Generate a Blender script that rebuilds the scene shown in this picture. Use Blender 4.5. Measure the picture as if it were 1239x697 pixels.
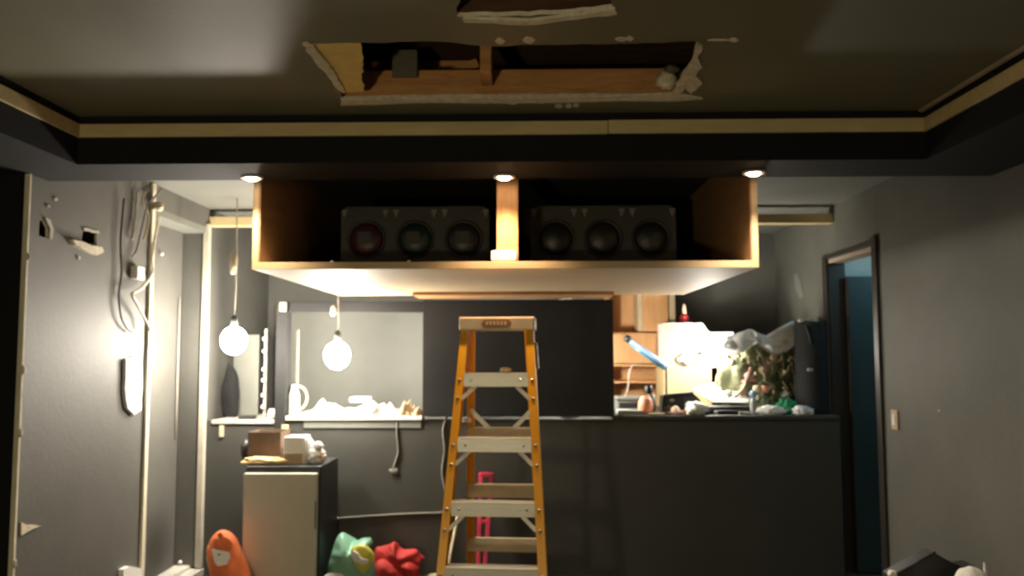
import bpy, bmesh, math, random
from mathutils import Vector, Matrix, noise, Euler
R = math.radians
for o in list(bpy.data.objects): bpy.data.objects.remove(o)
S = bpy.context.scene
COL = S.collection

# ------------------------------------------------------------------ camera
CAM_LOC = Vector((0, 0, 1.56)); PITCH, ROLL, YAW, FPX = 4.4, 0.12, 1.0, 1000.0
cd = bpy.data.cameras.new('camera'); cam = bpy.data.objects.new('camera', cd); COL.objects.link(cam)
cd.sensor_width = 36; cd.lens = 36*FPX/1239; cd.clip_start = .05
cam.location = CAM_LOC
CR = Matrix.Rotation(R(YAW), 3, 'Z') @ Matrix.Rotation(R(90+PITCH), 3, 'X') @ Matrix.Rotation(R(-ROLL), 3, 'Z')
cam.rotation_euler = CR.to_euler()
cd.dof.use_dof = True; cd.dof.focus_distance = 1.15; cd.dof.aperture_fstop = 6.5
S.camera = cam
# ------------------------------------------------------------------ world, exposure
w = bpy.data.worlds.new('world'); S.world = w; w.use_nodes = True
w.node_tree.nodes['Background'].inputs[0].default_value = (.55, .6, .5, 1)
w.node_tree.nodes['Background'].inputs[1].default_value = 0.0
S.view_settings.view_transform = 'Standard'; S.view_settings.look = 'None'
S.view_settings.gamma = 1; S.view_settings.exposure = 0.5
try: S.view_settings.use_curve_mapping = False
except Exception: pass
# ------------------------------------------------------------------ lamp strengths
BULB = 230.0; FILL_BULB = 420.0; CLAMP_BULB = 170.0; SPOT_W = 42.0; REAR_BULB = 310.0; HALL_W = 7.0

def at(px, py, Y=None, X=None, Z=None):
    "the place where the sight line through a spot of the photo meets a real plane of the room"
    d = CR @ Vector(((px-619.5)/FPX, -(py-348.5)/FPX, -1))
    if Y is not None: t = (Y-CAM_LOC.y)/d.y
    elif X is not None: t = (X-CAM_LOC.x)/d.x
    else: t = (Z-CAM_LOC.z)/d.z
    return CAM_LOC + d*t

# ------------------------------------------------------------------ materials
def mat(name, col, rough=.7, metal=0, col2=None, scale=8, stretch=(1,1,1), bump=0, bscale=60, emit=0, trans=0, spots=None, rough2=None, spec=.5, kind='noise'):
    m = bpy.data.materials.new(name); m.use_nodes = True; nt = m.node_tree; N = nt.nodes; L = nt.links
    b = N['Principled BSDF']; b.inputs['Roughness'].default_value = rough; b.inputs['Metallic'].default_value = metal
    b.inputs['Specular IOR Level'].default_value = spec
    c = (*col, 1); b.inputs['Base Color'].default_value = c
    tc = N.new('ShaderNodeTexCoord'); mp = N.new('ShaderNodeMapping'); mp.inputs['Scale'].default_value = stretch
    L.new(tc.outputs['Object'], mp.inputs[0])
    if col2 is None: col2 = tuple(x*.82 for x in col)
    nz = N.new('ShaderNodeTexNoise'); nz.inputs['Scale'].default_value = scale; nz.inputs['Detail'].default_value = 6
    nz.inputs['Roughness'].default_value = .6
    if kind == 'grain': nz.inputs['Distortion'].default_value = .8
    L.new(mp.outputs[0], nz.inputs['Vector'])
    rp = N.new('ShaderNodeValToRGB'); rp.color_ramp.elements[0].position = .35; rp.color_ramp.elements[1].position = .68
    rp.color_ramp.elements[0].color = (*col2, 1); rp.color_ramp.elements[1].color = c
    L.new(nz.outputs['Fac'], rp.inputs[0]); L.new(rp.outputs[0], b.inputs['Base Color'])
    if rough2 is not None:
        mr = N.new('ShaderNodeMapRange'); mr.inputs['To Min'].default_value = rough; mr.inputs['To Max'].default_value = rough2
        L.new(nz.outputs['Fac'], mr.inputs['Value']); L.new(mr.outputs[0], b.inputs['Roughness'])
    if bump:
        n2 = N.new('ShaderNodeTexNoise'); n2.inputs['Scale'].default_value = bscale; n2.inputs['Detail'].default_value = 4
        L.new(mp.outputs[0], n2.inputs['Vector'])
        bp = N.new('ShaderNodeBump'); bp.inputs['Strength'].default_value = bump; bp.inputs['Distance'].default_value = .01
        L.new(n2.outputs['Fac'], bp.inputs['Height']); L.new(bp.outputs[0], b.inputs['Normal'])
    if emit:
        b.inputs['Emission Color'].default_value = c; b.inputs['Emission Strength'].default_value = emit
    if trans: b.inputs['Transmission Weight'].default_value = trans
    return m
M = {}
M['wallpaint'] = mat('black_wall_paint', (.115,.112,.10), .62, col2=(.085,.083,.074), scale=1.6, bump=.12, bscale=35)
M['rightpaint'] = mat('olive_black_wall_paint', (.125,.123,.10), .68, col2=(.095,.095,.075), scale=1.4, bump=.12, bscale=35)
M['kneepaint'] = mat('charcoal_partition_paint', (.053,.053,.046), .6, col2=(.043,.043,.037), scale=2, bump=.1, bscale=30)
M['soffit'] = mat('soffit_black', (.009,.009,.010), .8, scale=2, spec=.25)
M['ceil'] = mat('dark_ceiling_paint', (.165,.156,.092), .6, col2=(.14,.134,.08), scale=1.2, bump=.08, bscale=40)
M['ceil2'] = mat('satin_ceiling_panel', (.205,.20,.135), .62, col2=(.14,.14,.11), scale=1.5, bump=.05, bscale=40)
M['ceilback'] = mat('grey_alcove_ceiling', (.16,.16,.14), .7, scale=2)
M['floor'] = mat('dark_floor_carpet', (.06,.055,.05), .9, col2=(.035,.033,.03), scale=20, bump=.4, bscale=200)
M['gyp'] = mat('torn_gypsum', (.78,.72,.58), .9, col2=(.6,.52,.38), scale=30, bump=.5, bscale=80)
M['yelgyp'] = mat('yellow_board_paper', (.82,.62,.22), .85, col2=(.74,.52,.16), scale=14, bump=.3, bscale=60)
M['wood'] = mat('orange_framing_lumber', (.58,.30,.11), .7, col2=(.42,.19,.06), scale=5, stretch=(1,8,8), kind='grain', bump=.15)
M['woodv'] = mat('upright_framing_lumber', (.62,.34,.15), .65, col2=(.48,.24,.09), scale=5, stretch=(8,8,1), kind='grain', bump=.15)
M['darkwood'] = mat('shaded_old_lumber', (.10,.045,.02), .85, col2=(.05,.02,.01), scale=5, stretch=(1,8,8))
M['plate'] = mat('grey_green_plate', (.13,.12,.075), .7)
M['trim'] = mat('raw_pale_trim', (.62,.50,.27), .6, col2=(.52,.41,.21), scale=4, stretch=(1,6,6), kind='grain')
M['bead'] = mat('plaster_corner_bead', (.72,.68,.54), .75, col2=(.62,.57,.43), scale=12, stretch=(3,3,1), bump=.3, bscale=40)
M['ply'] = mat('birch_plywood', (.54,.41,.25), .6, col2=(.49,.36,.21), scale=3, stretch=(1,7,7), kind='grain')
M['plyshade'] = mat('birch_plywood_shaded', (.36,.22,.11), .6, col2=(.28,.16,.08), scale=3, stretch=(7,1,7), kind='grain')  # darker birch copy: shade inside the box is put into its colour
M['plyor'] = mat('orange_plywood', (.62,.33,.14), .55, col2=(.52,.26,.10), scale=2.5, stretch=(6,6,1), kind='grain')
M['black'] = mat('black_plastic', (.02,.02,.022), .45, scale=10)
M['blackmatte'] = mat('matte_black', (.011,.011,.011), .9, scale=10)
M['bezel'] = mat('grey_bezel', (.034,.036,.031), .6, scale=14)
M['yellow'] = mat('yellow_fibreglass', (.86,.42,.015), .38, col2=(.80,.36,.01), scale=6, stretch=(1,1,.4), bump=.05)
M['alu'] = mat('brushed_aluminium', (.72,.70,.64), .42, .35, col2=(.62,.60,.55), scale=10, stretch=(1,12,12))
M['cap'] = mat('cream_ladder_cap', (.78,.62,.42), .5, scale=10)
M['rung'] = mat('cream_rear_rung', (.80,.70,.50), .45, scale=10)
M['brown'] = mat('brown_badge', (.38,.16,.06), .5)
M['white'] = mat('white_plastic', (.88,.87,.84), .5, scale=10, col2=(.82,.81,.78))
M['cloth'] = mat('white_cloth', (.9,.9,.86), .85, scale=12, bump=.3, bscale=40, col2=(.84,.84,.80))
M['plastic'] = mat('white_plastic_sheet', (.86,.87,.86), .32, scale=12, bump=.2)
M['greypl'] = mat('grey_plastic', (.36,.37,.34), .5, col2=(.30,.31,.28))
M['boothwall'] = mat('grey_booth_wall', (.20,.205,.18), .5, col2=(.16,.165,.145), scale=1.7, bump=.05)
M['kerb'] = mat('off_white_counter_edge', (.8,.78,.7), .6)
M['fridgefront'] = mat('grey_satin_door', (.60,.61,.53), .35, .1, scale=3, col2=(.56,.57,.50))
M['orange'] = mat('orange_fabric', (.88,.25,.09), .7, col2=(.74,.17,.06), scale=7, bump=.4, bscale=25)
M['peach'] = mat('peach_piping', (.9,.52,.24), .7)
M['green'] = mat('pale_green_plastic_bag', (.30,.62,.45), .35, col2=(.22,.48,.36), scale=6, bump=.2)
M['lime'] = mat('yellow_green_pouch', (.72,.72,.12), .45, col2=(.6,.6,.1))
M['red'] = mat('crimson_fabric', (.62,.05,.045), .75, col2=(.45,.03,.03), scale=6, bump=.3, bscale=30)
M['magenta'] = mat('magenta_bar', (.75,.05,.12), .45, col2=(.62,.03,.09))
M['card'] = mat('brown_cardboard', (.15,.095,.06), .85, col2=(.11,.07,.045))
M['card2'] = mat('tan_cardboard', (.66,.48,.24), .8, col2=(.58,.41,.2))
M['teal'] = mat('teal_door_paint', (.022,.05,.057), .5, col2=(.018,.04,.047), scale=2)
M['frame'] = mat('dark_brown_door_frame', (.035,.028,.024), .4, scale=6)
M['tanedge'] = mat('tan_door_edge', (.42,.33,.24), .55, scale=6)
M['olive'] = mat('olive_netting', (.22,.23,.12), .8, col2=(.12,.13,.07), scale=14, bump=.3)
M['oliveb'] = mat('khaki_straps', (.52,.48,.28), .7, col2=(.36,.32,.18), scale=10)
M['pinkish'] = mat('dusty_pink_strap', (.55,.30,.25), .7)
M['emerald'] = mat('emerald_cloth', (.03,.30,.13), .7, scale=8)
M['salmon'] = mat('salmon_plastic', (.85,.36,.22), .5)
M['skyblue'] = mat('pale_blue_tube', (.34,.48,.72), .25, col2=(.28,.42,.66), scale=4)
M['tealtube'] = mat('teal_tube', (.02,.22,.34), .3)
M['cable'] = mat('pale_grey_cable', (.50,.46,.38), .6)
M['cabledim'] = mat('dusty_grey_cable', (.20,.19,.165), .6)
M['cableblk'] = mat('black_cable', (.02,.02,.02), .5)
M['cablewht'] = mat('cream_cable', (.85,.80,.66), .5)
M['pole'] = mat('weathered_pole', (.50,.43,.29), .7, scale=6, stretch=(4,4,1))
M['screw'] = mat('steel_screw', (.6,.6,.58), .3, 1)
def glassy(name, c, rough=.06):
    m = mat(name, c, .42, scale=3, spec=.5)
    return m
M['lensr'] = glassy('red_lens_glass', (.05,.010,.014), .16); M['lensg'] = glassy('green_lens_glass', (.007,.024,.018), .16); M['lensb'] = glassy('violet_lens_glass', (.022,.018,.028), .16)
M['lensd'] = glassy('dark_lens_glass', (.012,.013,.012), .16)
def emis(name, col, s):
    m = bpy.data.materials.new(name); m.use_nodes = True; nt = m.node_tree
    for n in list(nt.nodes): nt.nodes.remove(n)
    e = nt.nodes.new('ShaderNodeEmission'); e.inputs[0].default_value = (*col,1); e.inputs[1].default_value = s
    o = nt.nodes.new('ShaderNodeOutputMaterial'); nt.links.new(e.outputs[0], o.inputs[0]); return m
M['bulb'] = emis('glowing_bulb', (1,.91,.77), BULB); M['spotglow'] = emis('glowing_downlight_lens', (1,.72,.48), 40)
M['fillbulb'] = emis('glowing_fill_bulb', (1,.95,.84), FILL_BULB)
M['clampbulb'] = emis('glowing_clamp_bulb', (1,.93,.82), CLAMP_BULB)
M['rearbulb'] = emis('glowing_rear_bulb', (1,.84,.52), REAR_BULB)

# ------------------------------------------------------------------ mesh helpers
class MB:
    def __init__(s): s.bm = bmesh.new(); s.mi = 0
    def _m(s, fs):
        for f in fs: f.material_index = s.mi
    def box(s, a, b, bev=0, rot=None):
        a = Vector(a); b = Vector(b); c = (a+b)/2; d = b-a
        r = bmesh.ops.create_cube(s.bm, size=1); vs = r['verts']
        for v in vs: v.co = Vector((v.co.x*d.x, v.co.y*d.y, v.co.z*d.z))
        if bev:
            es = list({e for v in vs for e in v.link_edges})
            r2 = bmesh.ops.bevel(s.bm, geom=es, offset=min(bev, min(abs(x) for x in d)*.45), segments=2, profile=.5, affect='EDGES')
            vs = list({v for f in r2['faces'] for v in f.verts} | {v for v in vs if v.is_valid})
        Mx = (rot.to_4x4() if rot is not None else Matrix())
        for v in vs: v.co = Mx @ v.co + c
        s._m({f for v in vs for f in v.link_faces}); return s
    def beam(s, p, q, w, h, up=(0,0,1), bev=0):
        p = Vector(p); q = Vector(q); z = (q-p).normalized(); up = Vector(up)
        x = z.cross(up)
        if x.length < 1e-4: x = z.cross(Vector((1,0,0)))
        x.normalize(); y = x.cross(z); L = (q-p).length
        rot = Matrix((x, y, z)).transposed(); c = (p+q)/2
        s.box(c-Vector((w/2,h/2,L/2)), c+Vector((w/2,h/2,L/2)), bev, rot); return s
    def tube(s, pts, r, n=8, closed=False):
        pts = [Vector(p) for p in pts]; rings = []; N = len(pts); prev = None
        for i, p in enumerate(pts):
            a = pts[(i-1) % N] if (i or closed) else p; b = pts[(i+1) % N] if (i < N-1 or closed) else p
            t = (b-a).normalized() if (b-a).length > 1e-9 else Vector((0,0,1))
            if prev is None:
                x = t.cross(Vector((0,0,1)));
                if x.length < 1e-3: x = t.cross(Vector((1,0,0)))
            else: x = prev - t*prev.dot(t)
            x.normalize(); prev = x; y = t.cross(x)
            rr = r[i] if isinstance(r, (list, tuple)) else r
            rings.append([s.bm.verts.new(p + (x*math.cos(2*math.pi*k/n)+y*math.sin(2*math.pi*k/n))*rr) for k in range(n)])
        fs = []
        for i in range(N if closed else N-1):
            A, B = rings[i], rings[(i+1) % N]
            for k in range(n): fs.append(s.bm.faces.new((A[k], A[(k+1)%n], B[(k+1)%n], B[k])))
        if not closed: fs += [s.bm.faces.new(rings[0][::-1]), s.bm.faces.new(rings[-1])]
        for f in fs: f.smooth = True
        s._m(fs); return s
    def lathe(s, prof, c=(0,0,0), n=24, axis='Z', smooth=True):
        c = Vector(c); rings = []
        def pt(r, h, a):
            u, v = r*math.cos(a), r*math.sin(a)
            return c + (Vector((u,v,h)) if axis == 'Z' else Vector((u,-h,v)) if axis == '-Y' else Vector((h,u,v)))
        for r, h in prof: rings.append([s.bm.verts.new(pt(max(r,1e-4), h, 2*math.pi*k/n)) for k in range(n)])
        fs = []
        for A, B in zip(rings, rings[1:]):
            for k in range(n): fs.append(s.bm.faces.new((A[k], A[(k+1)%n], B[(k+1)%n], B[k])))
        fs += [s.bm.faces.new(rings[0][::-1]), s.bm.faces.new(rings[-1])]
        for f in fs: f.smooth = smooth
        s._m(fs); return s
    def plate(s, outer, holes, to3, depth, edge_mi=None):
        "flat sheet with holes; to3 maps (u,v) to a point, depth is the thickness vector"
        es = []; allv = []
        for lp in [outer]+list(holes):
            vs = [s.bm.verts.new(to3(u, v)) for u, v in lp]; allv += vs
            es += [s.bm.edges.new((vs[i], vs[(i+1) % len(vs)])) for i in range(len(vs))]
        r = bmesh.ops.triangle_fill(s.bm, edges=es, use_beauty=True, use_dissolve=False)
        fs = [g for g in r['geom'] if isinstance(g, bmesh.types.BMFace)]
        s._m(fs)
        ex = bmesh.ops.extrude_face_region(s.bm, geom=fs, use_keep_orig=True)
        nv = [g for g in ex['geom'] if isinstance(g, bmesh.types.BMVert)]
        for v in nv: v.co += Vector(depth)
        top = {g for g in ex['geom'] if isinstance(g, bmesh.types.BMFace)}
        for f in {f for v in nv for f in v.link_faces}:
            f.material_index = s.mi if (f in top or edge_mi is None) else edge_mi
        bmesh.ops.recalc_face_normals(s.bm, faces=s.bm.faces); return s
    def poly(s, pts, depth):
        vs = [s.bm.verts.new(Vector(p)) for p in pts]; f = s.bm.faces.new(vs)
        ex = bmesh.ops.extrude_face_region(s.bm, geom=[f], use_keep_orig=True)
        for g in ex['geom']:
            if isinstance(g, bmesh.types.BMVert): g.co += Vector(depth)
        bmesh.ops.recalc_face_normals(s.bm, faces=s.bm.faces); s._m(s.bm.faces[-1:]); return s
    def blob(s, c, size, amp=.25, freq=2.5, seed=0, sub=4, flat=None, ridge=False, smooth=True, rot=0, power=1):
        r = bmesh.ops.create_icosphere(s.bm, subdivisions=sub, radius=1); vs = r['verts']; c = Vector(c); off = Vector((seed*7.3, seed*3.1, seed))
        Rz = Matrix.Rotation(rot, 3, 'Y')
        for v in vs:
            d = v.co.normalized(); n = noise.fractal(d*freq+off, 1, 2, 4)
            if ridge: n = (.5-abs(n))*1.4
            k = 1+amp*n; p = d*k
            if power != 1: p = Vector([math.copysign(abs(t)**power, t) for t in p])
            p = Rz @ Vector((p.x*size[0], p.y*size[1], p.z*size[2]))
            v.co = c + p
            if flat is not None and v.co.z < flat: v.co.z = flat
        fs = {f for v in vs for f in v.link_faces}
        for f in fs: f.smooth = smooth
        s._m(fs); return s
    def build(s, name, m, parent=None, local=False):
        me = bpy.data.meshes.new(name)
        off = Vector((0,0,0))
        if parent is not None and not local:
            q = parent
            while q is not None: off += q.location; q = q.parent
        elif parent is None and not local:
            xs = [v.co for v in s.bm.verts]
            off = Vector(((min(v.x for v in xs)+max(v.x for v in xs))/2, (min(v.y for v in xs)+max(v.y for v in xs))/2, min(v.z for v in xs)))
        for v in s.bm.verts: v.co -= off
        s.bm.to_mesh(me); s.bm.free()
        for q in (m if isinstance(m, (list, tuple)) else [m]): me.materials.append(M[q])
        o = bpy.data.objects.new(name, me); COL.objects.link(o)
        if parent is not None: o.parent = parent
        elif not local: o.location = off
        return o
def box(*a, **k): return MB().box(*a, **k)
def tag(o, label=None, cat=None, group=None, kind=None):
    if label: o['label'] = label
    if cat: o['category'] = cat
    if group: o['group'] = group
    if kind: o['kind'] = kind
    return o
def thing(name, label, cat, loc=(0,0,0), rz=0, group=None):
    o = bpy.data.objects.new(name, None); COL.objects.link(o); o.location = loc; o.rotation_euler = (0,0,rz); o.empty_display_size = .05
    return tag(o, label, cat, group)
def struct(name, mb, m): return tag(mb.build(name, m), kind='structure')
def copy_tree(o, parent=None):
    c = o.copy(); COL.objects.link(c); c.parent = parent
    for ch in list(o.children): copy_tree(ch, c)
    return c
rnd = random.Random(4)
def ragged(pts, step=.04, amp=.008):
    out = []
    for i, p in enumerate(pts):
        q = pts[(i+1) % len(pts)]; L = math.hypot(q[0]-p[0], q[1]-p[1]); n = max(1, int(L/step)); nx, ny = -(q[1]-p[1])/L, (q[0]-p[0])/L
        for k in range(n):
            t = k/n; j = 0 if k == 0 else rnd.uniform(-amp, amp)
            out.append((p[0]+(q[0]-p[0])*t+nx*j, p[1]+(q[1]-p[1])*t+ny*j))
    return out
def smooth_pts(pts, n=6):
    pts = [Vector(p) for p in pts]; out = []
    P = [pts[0]]+pts+[pts[-1]]
    for i in range(1, len(P)-2):
        for k in range(n):
            t = k/n; a, b, c, d = P[i-1], P[i], P[i+1], P[i+2]
            out.append(.5*((2*b)+(c-a)*t+(2*a-5*b+4*c-d)*t*t+(3*b-a-3*c+d)*t**3))
    out.append(pts[-1]); return out

# ------------------------------------------------------------------ room levels
CZ = 2.60; SZ = 2.385          # ceiling, soffit underside
XL, XR = -2.30, 2.20           # side walls of the alcove
YS0, YS1 = 3.55, 3.90          # front soffit
YK = 5.90                      # partition plane
XLL = -3.5; YB = 7.32; YR = -2.6
TOP = at(800, 503, Y=YK).z; ZW = TOP+.001     # partition top

# ================================================================== STRUCTURE
struct('floor', box((XLL-.1,YR,-.1), (XR+1.7,YB,0)), 'floor')
# ceiling with two broken openings
def cxy(px, py): p = at(px, py, Z=CZ); return (p.x, p.y)
hole1 = [cxy(*q) for q in [(366,54),(430,52),(520,50),(600,56),(660,54),(760,53),(838,50),(846,52),(838,75),(832,95),(812,116),(700,117),(560,118),(415,120),(402,98),(388,80)]]
hole2 = [cxy(*q) for q in [(553,20),(600,20),(680,17),(742,10),(735,-45),(560,-45)]]
mb = MB(); mb.plate([(XLL,YR),(XR+.02,YR),(XR+.02,YS1),(XLL,YS1)], [ragged(hole1,.03,.006), ragged(hole2,.03,.006)], lambda u,v: Vector((u,v,CZ)), (0,0,.014), edge_mi=1)
ceiling = struct('ceiling', mb, ['ceil','gyp'])
struct('ceiling', box((XLL,YS1,CZ), (XR+.02,YB,CZ+.014)), 'ceilback')
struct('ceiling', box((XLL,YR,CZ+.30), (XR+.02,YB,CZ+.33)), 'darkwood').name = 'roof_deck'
# framing above the openings
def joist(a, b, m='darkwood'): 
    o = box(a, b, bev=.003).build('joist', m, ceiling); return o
yb = at(600,118,Z=CZ).y+.012
joist((at(418,100,Y=yb).x,yb,CZ+.015), (at(828,100,Y=yb).x,yb+.04,at(600,84,Y=yb).z), 'wood')
yb2 = yb+.34
joist((at(400,60,Y=yb2).x-.05,yb2,CZ+.02), (at(578,60,Y=yb2).x,yb2+.04,CZ+.285), 'wood')
joist((at(590,75,Y=yb).x-.022,yb-.18,CZ+.05), (at(590,75,Y=yb).x+.022,yb-.005,CZ+.28), 'wood')
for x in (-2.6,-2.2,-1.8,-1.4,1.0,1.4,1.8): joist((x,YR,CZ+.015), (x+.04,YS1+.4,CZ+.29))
MB().beam((at(520,78,Y=yb).x,yb+.18,CZ+.13), (at(575,60,Y=yb).x,yb+.18,CZ+.21), .04, .04).build('diagonal_brace', 'wood', ceiling)
p = at(490,78,Y=yb-.02); h = .052
box((p.x-h,yb-.03,p.z-.055),(p.x+h,yb-.012,p.z+.06), bev=.004).build('metal_plate', 'plate', ceiling)
y2 = at(650,15,Z=CZ).y+.02
joist((at(553,10,Y=y2).x,y2,CZ+.015), (at(745,10,Y=y2).x,y2+.04,CZ+.055), 'darkwood')
joist((at(553,5,Y=y2).x,y2-.10,CZ+.09), (at(745,5,Y=y2).x,y2-.06,CZ+.2), 'wood')
# yellow torn board face seen in the left of the opening
def cz3(px, py, dz=0): p = at(px, py, Z=CZ+dz); return Vector((p.x, p.y, CZ+dz))
def flat_scrap(name, pts, m, dz=-.004, th=.004, step=.03, amp=.005, parent=None, **k):
    q = [(at(a,b,Z=CZ).x, at(a,b,Z=CZ).y) for a,b in pts]
    mb = MB(); mb.plate(ragged(q, step, amp), [], lambda u,v: Vector((u,v,CZ+dz)), (0,0,th))
    return mb.build(name, m, parent or ceiling)
flat_scrap('yellow_torn_board', [(372,53),(437,51),(440,80),(438,95),(441,112),(416,113),(404,95),(390,78)], 'yelgyp', .004, .006)
flat_scrap('broken_board_edge', [(366,52),(380,54),(398,76),(412,98),(418,112),(410,108),(396,90),(380,72)], 'gyp', -.006, .005)
flat_scrap('broken_board_edge', [(412,118),(500,117),(600,116),(700,115),(780,113),(812,111),(850,118),(812,121),(760,120),(690,122),(600,123),(520,122),(412,126)], 'gyp', -.008, .008, amp=.004)
flat_scrap('broken_board_edge', [(843,50),(850,54),(844,66),(850,78),(843,86),(834,92),(828,104),(820,114),(811,116),(820,98),(826,86),(834,76),(840,62)], 'gyp', -.012, .012)
flat_scrap('broken_board_edge', [(832,92),(842,90),(850,98),(842,106),(836,112),(829,104)], 'gyp', -.01, .01)
flat_scrap('broken_board_edge', [(560,20),(640,22),(690,16),(744,8),(747,14),(700,20),(640,27),(562,24)], 'gyp', -.01, .01)
for (a,b,c,d) in [(605,49,6,4),(640,48,8,4),(752,47,8,2.5),(762,46,5,3),(888,48,6,2.5),(870,48,14,1),(676,128,5,2.5),(688,128,4,3),(697,127,4,2.5),(600,140,26,1),(640,140,14,1),(620,123,8,3),(655,122,6,3),(470,122,6,3),(370,53,5,3)]:
    flat_scrap('plaster_chip', [(a-c,b),(a-c*.4,b-d),(a+c*.5,b-d*.8),(a+c,b),(a+c*.3,b+d),(a-c*.6,b+d*.7)], 'gyp', -.003, .003, .02, .002)
q = cz3(806,97,.02); MB().blob(q, (.04,.03,.035), .35, 2.2, 3, 3).build('foam_lump', 'gyp', ceiling)
q = cz3(812,84,.06); MB().blob(q, (.03,.02,.02), .35, 2.2, 5, 3).build('foam_lump', 'plate', ceiling)
# soffits
def soffit(a, b): return struct('soffit', box(a, b), 'soffit')
XA, XB = at(95,155,Y=YS0).x, at(1119,150,Y=YS0).x
soffit((XLL,YS0,SZ),(XR,YS1,CZ)); soffit((XLL,YR,SZ),(XA,YS0,CZ)); soffit((XB,YR,SZ),(XR,YS0,CZ))
# pale trim boards on top edge of the soffit faces
zt0, zt1 = at(600,163,Y=YS0-.01).z, at(600,147,Y=YS0-.01).z
t1 = box((XA+.0,YS0-.014,zt0),(at(735,155,Y=YS0).x,YS0-.001,zt1), bev=.002); struct('trim_1', t1, 'trim')
struct('trim_2', box((at(735,155,Y=YS0).x+.003,YS0-.013,zt0+.002),(XB,YS0-.001,zt1+.003), bev=.002), 'trim')
struct('trim_3', box((XA+.001,YR,zt0),(XA+.014,YS0-.015,zt1), bev=.002), 'trim')
struct('trim_4', box((XB-.014,YR,zt0),(XB-.001,YS0-.015,zt1), bev=.002), 'trim')
struct('trim_5', box((XB-.035,YR,CZ-.014),(XB-.016,YS0-.02,CZ-.001), bev=.002), 'tanedge')

# left return wall and left alcove wall with two broken holes
YLW = 3.74; YD0, YD1 = 5.06, 5.90; ZDH = 2.46
struct('wall_left', box((XLL,YLW,0),(XL-.014,YLW+.09,SZ)), 'soffit')
struct('wall_left_rear', box((XLL-.1,YR,0),(XLL,YLW+.1,CZ)), 'wallpaint')
def lyz(px, py): p = at(px, py, X=XL); return (p.y, p.z)
hA = [lyz(*q) for q in [(101,277),(118,280),(117,297),(99,293)]]
hB = [lyz(*q) for q in [(48,266),(53,267),(58,276),(58,288),(47,285)]]
mb = MB(); mb.plate([(YLW,0),(YD0,0),(YD0,CZ),(YLW,CZ)], [ragged(hA,.03,.006), ragged(hB,.03,.003)], lambda u,v: Vector((XL,u,v)), (-.013,0,0), edge_mi=1)
wl = struct('wall_left', mb, ['wallpaint','gyp'])
box((XL-.13,YLW+.1,0),(XL-.12,YD0,CZ)).build('wall_backing', 'blackmatte', wl)
def wscrap(name, pts, m, dx=.001, th=.006, amp=.004):
    q = [lyz(a,b) for a,b in pts]; mb = MB(); mb.plate(ragged(q,.03,amp), [], lambda u,v: Vector((XL+dx,u,v)), (th,0,0)); return mb.build(name, m, wl)
wscrap('torn_board_flap', [(82,290),(92,292),(104,297),(118,299),(120,305),(112,309),(98,303),(86,297)], 'gyp', .001, .025)
wscrap('torn_board_flap', [(100,276),(118,279),(119,283),(100,279)], 'cable', .001, .006)
wscrap('torn_board_flap', [(53,263),(59,266),(63,277),(61,290),(58,289),(59,277),(55,268)], 'cable', .001, .008)
wscrap('torn_board_flap', [(24,632),(30,635),(48,636),(32,643),(24,648)], 'gyp', .002, .006)
wscrap('paint_chip', [(64,240),(68,239),(68,243),(65,243)], 'gyp'); wscrap('paint_chip', [(56,248),(59,248),(59,251),(56,251)], 'cable')
wscrap('paint_chip', [(93,310),(96,310),(96,314),(93,314)], 'cable')
struct('wall_left', box((XL-.20,YD1,0),(XL,YB,CZ)), 'wallpaint')
struct('wall_left', box((XL-.20,YD0,ZDH),(XL,YD1,CZ)), 'wallpaint')
# corner beads / raw jamb edges
b1 = struct('trim_6', box((XL-.012,YLW-.018,0),(XL+.012,YLW-.001,SZ), bev=.003), 'bead')
for z in (.35,.62,1.2,1.48,2.0): MB().blob((XL+.012,YLW-.01,z),(.012,.01,.02),.4,2,z*3,2).build('plaster_drip','gyp',b1)
struct('trim_7', box((XL+.001,YD0-.10,0),(XL+.018,YD0-.055,CZ-.001), bev=.003), 'bead')
struct('trim_8', box((XL-.02,YD1-.05,.06),(XL+.022,YD1-.002,at(246,272,Y=YD1).z), bev=.004), 'cable')
# recessed exterior door in left wall
dr = tag(bpy.data.objects.new('door_1', None), kind='structure'); COL.objects.link(dr); dr.location = (XL-.2,(YD0+YD1)/2,0)
box((XL-.205,YD0+.001,.06),(XL-.17,YD1-.03,ZDH-.03), bev=.004).build('door_panel','wallpaint',dr)
box((XL-.168,YD0+.001,ZDH-.045),(XL-.001,YD1-.003,ZDH-.001)).build('door_head','boothwall',dr)
box((XL-.168,YD0+.001,.0),(XL-.06,YD1-.003,.075),bev=.004).build('threshold','kerb',dr)
box((XL-.06,YD0+.001,0),(XL+.03,YD1-.003,.05),bev=.004).build('threshold','kerb',dr)
box((XL-.168,YD1-.03,.07),(XL-.001,YD1-.004,ZDH-.045)).build('door_jamb','wallpaint',dr)
MB().tube([(XL-.155,YD1-.10,.95),(XL-.155,YD1-.10,1.95)],.005).build('edge_highlight','cable',dr)  # pale tube added: highlight line along the door edge put in as a shape
MB().blob((XL-.15,YD0+.42,2.22),(.012,.012,.012),0,1,0,2).build('knob','white',dr)
MB().blob((XL-.12,YD1-.05,.1),(.014,.014,.014),0,1,0,2).build('door_stop','white',dr)
box((XL-.24,YD0-.1,0),(XL-.207,YD1+.1,ZDH+.05)).build('outer_panel','blackmatte',dr)

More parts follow.
